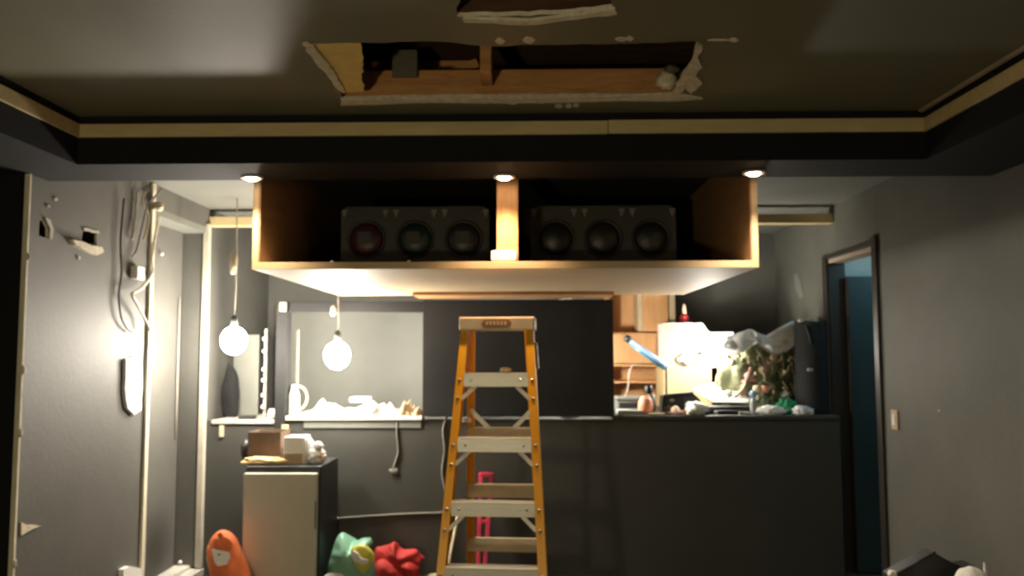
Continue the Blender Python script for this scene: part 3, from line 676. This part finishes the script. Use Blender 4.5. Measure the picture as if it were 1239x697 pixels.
# ================================================================== LEFT WALL FITTINGS
def lx(x, y, dx=.02): p = at(x,y,X=XL+dx); return (p.x,p.y,p.z)
cable([lx(193,262),lx(188,285),lx(184,310),lx(184,330),lx(172,348,.04),lx(160,356,.05),lx(166,368,.05),lx(174,384,.04),lx(182,400,.05)],.009,'cablewht','cream flat cable looping over the white jamb edge below the junction box')
cable([lx(150,240),lx(146,290),lx(147,330),lx(144,355),lx(146,380),lx(152,395),lx(160,402)],.006,'cableblk','thin black cable hanging on the left wall')
cable([lx(166,232),lx(164,260),lx(160,290)],.008,'cable','pale wire at the top of the left jamb edge')
cable([lx(176,232,.04),lx(172,245,.04),lx(180,262,.05),lx(174,290,.04)],.007,'pole','tan wire tangled beside the top of the jamb edge')
cable([lx(196,228,.03),lx(186,240,.05),lx(178,250,.06),lx(166,300,.02),lx(160,310)],.006,'cabledim','grey wire crossing behind the tangled top wires')
q = lx(191,250,.05); tag(MB().blob(q,(.035,.035,.03),.3,2,2,3).build('wire_nut','pole'),'tan knob of taped wires at the top of the left jamb edge','wire connector')
q = lx(162,331,.0); jn = box((XL+.002,q[1]-.05,q[2]-.035),(XL+.045,q[1]+.045,q[2]+.04),bev=.005).build('junction_box','white'); tag(jn,'white junction box on the left wall beside the jamb edge','junction box')
MB().lathe([(0,0),(.006,0),(.006,.004),(0,.004)],(q[0]+.045,q[1],q[2]),10,'X').build('screw','screw',jn)
q = lx(158,466,0); sb = MB(); pts = [(148,434),(160,430),(167,440),(168,470),(167,496),(158,502),(150,494),(147,470)]
sb.plate(ragged([lyz(*p) for p in pts],.05,.006),[],lambda u,v: Vector((XL+.002,u,v)),(.02,0,0)); tag(sb.build('plaster_patch','plastic'),'brightly lit white plaster patch on the left wall beside the jamb edge','plaster patch')
sb = MB(); pts = [(143,689),(150,685),(164,688),(166,699),(166,712),(142,710)]
sb.plate([lyz(*p) for p in pts],[],lambda u,v: Vector((XL+.002,u,v)),(.03,0,0)); tag(sb.build('outlet_box','white'),'white outlet box low on the left wall at the jamb edge','outlet')

# ================================================================== BOOTH, LEFT OPENING
ZC = TOP+.001
# white papers over the counter
def sheet(px0, px1, y0, y1, zc, amp, name, m, label, cat, seed=0, nx=34, ny=14):
    x0 = at(px0,495,Y=y0).x; x1 = at(px1,495,Y=y0).x
    mb = MB(); bm = mb.bm; g = []
    for j in range(ny+1):
        row = []
        for i in range(nx+1):
            u, v = i/nx, j/ny; e = min(1, 6*min(u,1-u))*min(1, 5*min(v+.15,1.05-v)); n = noise.fractal(Vector((u*6+seed,v*3,seed)),1,2,4)
            h = amp*max(0.04, .5+n*1.3)*e*(1+.5*math.sin(u*9+seed))
            row.append(bm.verts.new((x0+(x1-x0)*u, y0+(y1-y0)*v + .01*math.sin(u*23), zc+.003+max(0,h))))
        g.append(row)
    for j in range(ny):
        for i in range(nx):
            f = bm.faces.new((g[j][i],g[j][i+1],g[j+1][i+1],g[j+1][i])); f.smooth = True
    ex = bmesh.ops.extrude_face_region(bm, geom=list(bm.faces), use_keep_orig=True)
    for q in ex['geom']:
        if isinstance(q, bmesh.types.BMVert): q.co.z = zc+.0005
    bmesh.ops.recalc_face_normals(bm, faces=bm.faces)
    return tag(mb.build(name, m), label, cat)
sheet(364,478,YK+.0,YK+.5,ZC,.06,'white_drop_cloth','cloth','brightly lit white drop cloth spread on the booth counter','cloth',1)
sheet(479,510,YK+.0,YK+.4,ZC,.06,'peach_cloth','ply','peach crumpled cloth at the right end of the booth counter','cloth',5,16,10)
q = at(436,487,Y=YK+.2); tag(box((q.x-.07,YK+.15,ZC+.085),(q.x+.065,YK+.3,ZC+.120),bev=.006).build('white_box','white'),'small flat white box lying on the white drop cloth','box')
q = at(355,485,Y=YK+.04)
jg = thing('jug','white jug with a curved handle beside the black post','jug',(q.x,YK+.05,ZC))
MB().lathe([(.035,0),(.04,.02),(.04,.14),(.025,.18),(.018,.20),(.018,.215)],(q.x,YK+.05,ZC+.002),20).build('body','white',jg)
MB().tube(smooth_pts([(q.x+.03,YK+.05,ZC+.03),(q.x+.08,YK+.05,ZC+.07),(q.x+.095,YK+.05,ZC+.13),(q.x+.07,YK+.05,ZC+.19),(q.x+.02,YK+.05,ZC+.21)],6),.008,8).build('handle','ply',jg)
ZL = TOP-.028
# items left of the post
a = at(318,400,Y=YK+.25); mr = thing('wall_rack','upright pale rail with small hooks left of the black post','rack',(at(321,450,Y=YK+.25).x,YK+.25,ZL))
x = at(321,450,Y=YK+.25).x
box((x-.008,YK+.24,ZL),(x+.008,YK+.26,at(321,398,Y=YK+.25).z)).build('rail','cable',mr)
for py in (410,425,447,460,478,492): q = at(321,py,Y=YK+.23); box((x-.015,YK+.21,q.z-.012),(x+.012,YK+.239,q.z+.012),bev=.003).build('hook','white',mr)
a, b = at(284,405,Y=YK+.45), at(314,405,Y=YK+.45)
tag(box((a.x,YK+.44,ZL),(b.x,YK+.46,a.z),bev=.004).build('grey_board','boothwall'),'grey board standing on the narrow shelf behind the left bulb','board')
pillow_p = [(276,440),(283,445),(288,460),(289,480),(286,505),(272,505),(268,480),(272,455)]
co = thing('dark_coat','dark limp cloth hanging under the left bulb','cloth',(at(279,480,Y=YK+.3).x,YK+.3,ZL)); pillow(pillow_p,YK+.3,.04,'body','blackmatte',co,.02,4)
q = at(300,502,Y=YK+.1); tag(box((q.x-.055,YK+.05,ZL+.001),(q.x+.05,YK+.15,ZL+.022),bev=.006).build('remote_control','black'),'flat dark object on the narrow shelf left of the post','remote')
q = at(329,503,Y=YK+.06); tag(MB().blob((q.x,YK+.06,ZL+.035),(.03,.03,.04),.3,2.5,5,3,flat=ZL+.001).build('white_cup','white'),'white lumpy cup against the left side of the black post','cup')
q = at(268,520,Y=YK-.01); tag(box((q.x-.015,YK-.018,q.z-.05),(q.x+.015,YK-.001,q.z+.03),bev=.003).build('shelf_bracket','pole'),'small tan bracket under the left end of the narrow shelf','bracket')

# ================================================================== RIGHT COUNTER
Y6 = 6.0
# plywood shelf unit
Yq = 6.95
a, b = at(735,430,Y=Yq), at(818,430,Y=Yq); zt = at(780,352,Y=Yq).z
su = thing('shelf_unit','orange plywood shelf unit standing behind the counter beside the centre panel','shelf',((a.x+b.x)/2,Yq+.2,0))
box((a.x,Yq+.3,0),(b.x,Yq+.32,zt+.25)).build('back_panel','plyor',su)
box((b.x-.05,Yq,0),(b.x,Yq+.299,zt+.2),bev=.003).build('side_panel','ply',su); box((a.x,Yq,0),(a.x+.02,Yq+.299,zt+.2)).build('side_panel','plyor',su)
x = at(775,380,Y=Yq).x; box((x-.02,Yq,at(1,403,Y=Yq).z),(x+.015,Yq+.299,zt+.2),bev=.002).build('divider','ply',su)
for py in (404,442,462): z = at(780,py,Y=Yq).z; box((a.x+.021,Yq+.0,z-.012),(b.x-.051,Yq+.299,z+.008),bev=.002).build('shelf','plyor',su)
z = at(780,404,Y=Yq).z; box((a.x+.021,Yq-.01,at(1,441,Y=Yq).z),(b.x-.16,Yq-.001,z-.013),bev=.002).build('door','plyor',su)
box((x+.02,Yq-.005,z+.02),(b.x-.06,Yq+.05,at(1,358,Y=Yq).z),bev=.004).build('drawer','plyor',su)
# white carton pile
Yw = 6.57
a, b = at(804,392,Y=Yw), at(842,444,Y=Yw)
zc2 = at(820,464,Y=Yw).z
a2, b2 = at(803,445,Y=Yw), at(861,445,Y=Yw)
tag(box((a2.x,Yw,ZC),(b2.x,Yw+.4,b2.z),bev=.004).build('cardboard_box','card2'),'tan cardboard box under the white equipment case','box')
wc = thing('equipment_case','large glaring white case with a slanted right corner on the tan cardboard box','case',((a.x+b.x)/2+.1,Yw+.2,b2.z+.001))
z1 = at(820,391,Y=Yw).z; z2 = at(880,402,Y=Yw).z; xr = at(888,430,Y=Yw).x; x2 = at(850,391,Y=Yw).x; x3 = at(858,403,Y=Yw).x
MB().poly([(a.x,Yw,b2.z+.002),(xr-.02,Yw,b2.z+.002),(xr,Yw,b2.z+.06),(xr,Yw,z2),(x3,Yw,z2),(x2,Yw,z1),(a.x,Yw,z1)],(0,.35,0)).build('body','white',wc)
box((a.x+.005,Yw-.008,b2.z+.01),(b.x+.02,Yw-.001,z1-.01),bev=.003).build('front_panel','ply',wc)
MB().blob((at(833,433,Y=Yw).x,Yw-.03,at(833,433,Y=Yw).z),(.085,.022,.05),.4,2.5,6,4,rot=-.25).build('grey_cloth','greypl',wc)
q = at(828,380,Y=Yw+.1)
rbt = thing('red_jar','small red jar with a pale neck on top of the white case','jar',(q.x,Yw+.1,z1+.001)); 
MB().lathe([(.02,0),(.036,.015),(.038,.045),(.02,.075)],(q.x,Yw+.1,z1+.002),18).build('body','red',rbt); MB().lathe([(.014,.076),(.016,.11),(.01,.15),(.004,.155)],(q.x,Yw+.1,z1+.002),14).build('neck','cap',rbt)
# tube baton
a, b = at(757,408,Y=6.35), at(806,443,Y=6.35)
tb = thing('rigid_tube','slanting pale blue tube with a black end cap in front of the shelf unit','tube',(b.x,6.35,b.z)); d = (b-a)
MB().tube([a+d*.1,b],.02,14).build('tube','skyblue',tb); MB().tube([a-d*.02,a+d*.11],.027,14).build('end_cap','black',tb)
MB().tube([a+d*.14+Vector((-.006,.0,-.022)),b+Vector((-.012,0,-.022))],.013,10).build('lower_edge','tealtube',tb)
a = at(806,446,Y=6.35); MB().lathe([(.045,0),(.045,.01),(.01,.014),(.01,b.z-ZC+.0)],(b.x,6.35,ZC),14).build('stand','black',tb)
# plastic boxes on left end
a, b = at(745,470,Y=6.3), at(778,470,Y=6.3)
bx = thing('storage_tub','pale storage tub at the left end of the right counter','tub',((a.x+b.x)/2,6.35,ZC))
box((a.x,6.25,ZC),(b.x,6.5,ZC+.085),bev=.01).build('body','boothwall',bx); box((a.x-.006,6.244,ZC+.086),(b.x+.006,6.506,ZC+.11),bev=.006).build('lid','boothwall',bx)
box((a.x+.02,6.242,ZC+.03),(b.x-.02,6.249,ZC+.07)).build('label_band','black',bx)
a, b = at(747,480,Y=6.02), at(777,480,Y=6.02)
tag(box((a.x,6.0,ZC),(b.x,6.15,ZC+.03),bev=.006).build('grey_tray','greypl'),'flat grey tray at the front left end of the right counter','tray')
cable([at(757,500,Y=6.2)+Vector((0,0,.12)),at(760,468,Y=6.2),at(762,448,Y=6.2),at(770,440,Y=6.2),at(782,438,Y=6.2)],.004,'cable','pale wire curling above the pale storage tub')
# orange bottle
q = at(783,485,Y=6.05)
sp = thing('spray_bottle','orange bottle with a grey side and a black cap beside the black tool case','bottle',(q.x,6.05,ZC))
MB().lathe([(.04,0),(.052,.02),(.055,.06),(.046,.105),(.025,.13)],(q.x-.012,6.05,ZC),20).build('body','salmon',sp)
MB().lathe([(.028,0),(.03,.11),(.022,.145)],(q.x+.035,6.08,ZC),16).build('grey_side','greypl',sp)
MB().lathe([(.026,0),(.028,.02),(.026,.055),(.018,.06)],(q.x+.012,6.06,ZC+.146),16).build('cap','black',sp)
# tool case
a, b = at(802,470,Y=6.1), at(842,470,Y=6.1)
tc = thing('tool_case','slanted black tool case behind the white cloth on the right counter','case',((a.x+b.x)/2,6.15,ZC))
MB().poly([(a.x-.01,6.1,ZC),(b.x+.02,6.1,ZC),(b.x+.03,6.1,ZC+.1),(b.x-.02,6.1,ZC+.145),(a.x+.0,6.1,ZC+.125)],(0,.14,0)).build('body','black',tc)
MB().tube([(a.x-.0,6.09,ZC+.13),(b.x-.02,6.09,ZC+.152)],.008,8).build('rim','bezel',tc); box((a.x+.05,6.09,ZC+.085),(a.x+.08,6.0995,ZC+.105)).build('latch','screw',tc)
# white paper sheet sloping
mbx = MB(); ps = [at(838,470,Y=6.42),at(862,463,Y=6.44),at(868,463,Y=6.40),at(908,482,Y=6.17),at(905,487,Y=6.15),at(862,486,Y=6.17)]
mbx.poly(ps,(0,.012,-.01)); pso = mbx.build('paper_sheet','white'); tag(pso,'glaring white paper sheet sloping below the tan box','paper')
# cloths and clutter
def lump(px, py, Y, sz, m, name, label, cat, seed=1, amp=.35, fr=2.6, z=None, ridge=False, rot=0, sub=4, group=None):
    q = at(px,py,Y=Y); zz = z if z is not None else ZC+sz[2]*.8
    return tag(MB().blob((q.x,Y,zz),sz,amp,fr,seed,sub,flat=ZC if z is None else None,ridge=ridge,rot=rot).build(name,m),label,cat,group)
lump(843,489,5.99,(.08,.06,.05),'cloth','white_cloth','white crumpled cloth in front of the black tool case','cloth',3,.5,2.4)
lump(829,496,5.97,(.11,.03,.018),'pinkish','pink_strap','dusty pink strap lying along the counter edge','strap',8)
lump(817,488,6.0,(.032,.03,.034),'cap','paper_cup','small cream cup before the tool case','cup',2,.1)
tag(MB().lathe([(.03,0),(.055,.008),(.06,.012),(.0,.012)],(at(795,500,Y=5.97).x,5.97,ZC),20).build('saucer','ply'),'small cream dish at the counter edge below the orange bottle','dish')
lump(808,490,6.05,(.035,.03,.03),'card','brown_pouch','small brown pouch between the orange bottle and the cream cup','bag',4)
a, b = at(850,490,Y=6.04), at(910,490,Y=6.04)
br = thing('black_tray','flat black equipment slab below the glaring paper sheet','equipment',((a.x+b.x)/2,6.1,ZC)); box((a.x,6.02,ZC),(b.x,6.11,ZC+.055),bev=.008).build('body','black',br); box((a.x+.1,5.985,ZC),(b.x-.02,6.019,ZC+.03),bev=.006).build('front_step','black',br)
q = at(866,495,Y=5.98); tag(MB().blob((q.x,5.975,ZC+.016),(.014,.014,.016),0,1,0,3).build('knob','white'),'single white knob before the black slab','knob','white round knobs on the right counter')
q = at(833,489,Y=5.93); tag(MB().blob((q.x,5.925,ZC+.016),(.015,.015,.016),0,1,0,3).build('knob','white'),'white knob before the pink strap','knob','white round knobs on the right counter')
q = at(981,498,Y=5.96); tag(MB().blob((q.x,5.945,ZC+.018),(.016,.014,.018),0,1,0,3).build('knob','white'),'white knob at the right end of the counter by the black bin','knob','white round knobs on the right counter')
q = at(911,480,Y=5.99)
pb = thing('pale_bottle','slim pale blue bottle standing right of the black slab','bottle',(q.x,5.99,ZC)); MB().lathe([(.02,0),(.022,.01),(.022,.09),(.01,.115)],(q.x,5.99,ZC),16).build('body','greypl',pb); MB().lathe([(.012,0),(.026,.02),(.02,.05),(.008,.055)],(q.x,5.99,ZC+.116),16).build('nozzle','skyblue',pb)
tag(box((at(905,499,Y=5.97).x-.07,5.94,ZC),(at(905,499,Y=5.97).x+.01,5.966,ZC+.022),bev=.006).build('grey_block','greypl'),'low grey block at the counter edge left of the pale bottle','block')
a, b = at(912,471,Y=6.12), at(929,471,Y=6.12)
pr = thing('tape_roll','cream and salmon roll lying on the dark green cloth','roll',((a.x+b.x)/2,6.12,a.z-.02)); m_ = (a+b)/2
MB().tube([(a.x,6.12,a.z),(m_.x,6.12,a.z)],.028,14).build('cream_half','ply',pr); MB().tube([(m_.x+.001,6.12,a.z),(b.x,6.12,b.z)],.027,14).build('salmon_half','salmon',pr)
lump(920,484,6.12,(.07,.06,.075),'olive','dark_green_cloth','dark green bundle below the salmon roll','cloth',5)
lump(951,488,6.06,(.066,.05,.06),'emerald','emerald_cloth','emerald green cloth left of the black bin','cloth',6,.5)
lump(933,493,5.97,(.10,.035,.035),'cloth','rolled_white_cloth','rolled white cloth in front of the emerald cloth','cloth',7,.3)
lump(971,497,5.96,(.062,.03,.032),'plastic','crumpled_plastic','crumpled clear white plastic at the foot of the black bin','plastic',9,.6,3.2)
lump(951,474,6.2,(.04,.03,.03),'greypl','grey_bundle','small grey bundle above the emerald cloth','cloth',10,z=at(951,474,Y=6.2).z-.02)
# olive netting heap with straps
Yh = 6.35
a, b = at(866,450,Y=Yh), at(962,450,Y=Yh); zt = at(910,412,Y=Yh).z; cx = (a.x+b.x)/2; W = (b.x-a.x)/2*.93; H = zt-ZC
hp = thing('netting_heap','tall heap of tangled olive netting and straps beside the black bin','netting',(cx,Yh,ZC))
MB().blob((cx,Yh+.05,ZC+H*.48),(W*1.0,.14,H*.56),.28,2.4,21,5,flat=ZC,power=.75).build('net_core','olive',hp)
rg = random.Random(8)
for i in range(46):
    x = cx+rg.uniform(-W*.92,W*.92); z = ZC+rg.uniform(.06,H*.98); L = rg.uniform(.04,.12); an = rg.uniform(-1.2,1.2); yy = Yh-.10-rg.uniform(0,.05)
    pts = [(x,yy,z),(x+L*.3*math.sin(an),yy-.02,z-L*.4),(x+L*.5*math.sin(an)+rg.uniform(-.02,.02),yy-.015,z-L*.8),(x+L*math.sin(an),yy,max(ZC+.012,z-L))]
    MB().tube(smooth_pts(pts,4),rg.choice([.006,.009,.013]),7).build('strap',rg.choice(['olive','oliveb','oliveb','olive','pinkish','black']),hp)
for i in range(16):
    x = cx+rg.uniform(-W*.9,W*.9); z = ZC+rg.uniform(.05,H*.8)
    MB().blob((x,Yh-.12,z),(rg.uniform(.015,.04),.02,rg.uniform(.015,.045)),.4,2.5,i,3).build('net_knot',rg.choice(['olive','oliveb','black','pinkish','cable']),hp)
for i,(x,y) in enumerate(((886,438),(906,438),(923,446),(930,470),(936,474),(868,462),(949,450),(914,452))):
    q = at(x,y,Y=Yh-.16); MB().blob(q,(.010,.010,.016),.2,2,i,3).build('toggle','cap',hp)
# white plastic sheet draped on the heap
ws = thing('plastic_sheet','crumpled white plastic sheet draped over the olive netting heap','plastic',(cx,Yh,zt-.02))
pillow([(876,414),(878,408),(884,406),(898,401),(908,398),(918,403),(930,406),(940,401),(950,403),(955,392),(960,388),(962,396),(963,412),(958,421),(946,428),(934,428),(922,422),(910,414),(898,424),(888,430),(879,428)],Yh-.13,.06,'body','plastic',ws,.05,31,9)
for (x,y,s) in ((905,410,.07),(940,415,.06),(885,418,.06)):
    q = at(x,y,Y=Yh-.16); MB().blob(q,(s,.025,s*.5),.5,2.4,x,4,ridge=True).build('fold','plastic',ws)
# black bin
a, b = at(963,450,Y=6.1), at(1001,450,Y=6.1); r_ = (b.x-a.x)/2; cx = (a.x+b.x)/2; H = at(980,390,Y=6.1).z-ZC
bn = thing('black_bin','tall black cylindrical roll at the right end of the counter by the door','bin',(cx,6.1,ZC))
MB().lathe([(r_,0),(r_*1.01,.02),(r_,H*.3),(r_*.985,H*.52),(r_*1.005,H*.54),(r_,H-.02),(r_*.95,H),(0,H)],(cx,6.1,ZC),32).build('body','blackmatte',bn)
MB().tube([(cx-.07,6.1-r_*.9,ZC+H*.96),(cx-.05,6.1-r_*1.0,ZC+H*.85),(cx-.035,6.1-r_*1.02,ZC+H*.75)],.007,7).build('strap','bezel',bn)
MB().blob((cx-.05,6.1-r_-.004,ZC+H*.48),(.022,.006,.012),.3,2,3,3).build('label_spot','cable',bn)
for dx in (-.03,.01,-.08): MB().blob((cx+dx,6.05,ZC+H+.012),(.022,.02,.016),.4,2,dx*40,3).build('scrap','cable',bn)
# scuffs on the far right wall
def rx_(x, y): p = at(x,y,X=XR); return (p.y,p.z)
mb = MB(); mb.plate(ragged([rx_(*p) for p in [(961,332),(966,330),(970,345),(973,358),(968,362),(962,348)]],.04,.006),[],lambda u,v: Vector((XR-.001,u,v)),(-.003,0,0)); mb.build('plaster_patch','boothwall',rw)

# ================================================================== RIGHT WALL FITTINGS
q = at(1082,508,X=XR-.01)
sw = thing('light_switch','cream light switch plate on the right wall beside the doorway','switch',(XR,q.y,q.z))
box((XR-.012,q.y-.042,q.z-.058),(XR-.001,q.y+.042,q.z+.058),bev=.004).build('plate','ply',sw)
box((XR-.017,q.y-.015,q.z-.03),(XR-.0125,q.y+.015,q.z+.03),bev=.003).build('rocker','white',sw)
for dz in (-.045,.045): MB().lathe([(0,0),(.004,0),(.004,.002),(0,.002)],(XR-.0125,q.y,q.z+dz),8,'X').build('screw','screw',sw)
q = at(1134,497,X=XR-.01); MB().blob((XR-.001,q.y,q.z),(.002,.012,.006),.2,2,1,2).build('paint_speck','cable',rw)
# dark peaked tarp over boxes at the bottom right
Yt = 3.55
pts = [at(x,y,Y=Yt) for x,y in [(1079,698),(1131,669),(1150,680),(1165,686),(1178,684),(1182,760),(1070,760)]]
zb = 0
tp = thing('upholstered_chair','black peaked upholstered chair back with a pale edge at the right wall','chair',(at(1130,690,Y=Yt).x,Yt+.15,0))
P = [(p.x,Yt,max(p.z,0.012)) for p in pts[:5]]; P += [(P[-1][0]+.02,Yt,.012),(P[0][0]-.04,Yt,.012)]
MB().poly(P,(0,.09,0)).build('backrest','black',tp)
e0, e1 = Vector(P[0]), Vector(P[1]); MB().tube([e0+Vector((0,-.006,.004)),e1+Vector((0,-.006,.004))],.006,8).build('pale_edge','bezel',tp)
box((P[0][0]+.0,Yt-.42,.3),(P[4][0],Yt-.001,.42),bev=.03).build('seat','black',tp)
for x in (P[0][0]+.03,P[4][0]-.03):
    for y in (Yt-.4,Yt-.03): box((x-.02,y-.02,0),(x+.02,y+.02,.3)).build('leg','black',tp)
q = at(1078,694,Y=Yt-.02); tag(MB().blob((q.x,Yt-.03,q.z),(.018,.014,.018),.3,2,3,3).build('white_tag','white',tp), 'white corner tag')
q = at(1168,700,Y=Yt-.15); lp2 = thing('white_helmet','rounded white object lying on the black chair seat','helmet',(q.x,Yt-.2,.421))
MB().blob((q.x,Yt-.20,(q.z+.421)/2+.035),(.075,.09,(q.z-.421)/2+.025),.08,2,3,4).build('shell','cloth',lp2)
MB().tube([(q.x+.06,Yt-.2,.5),(q.x+.055,Yt-.2,q.z+.03),(q.x+.05,Yt-.2,q.z+.075)],[.012,.008,.003],8).build('spike','cloth',lp2)
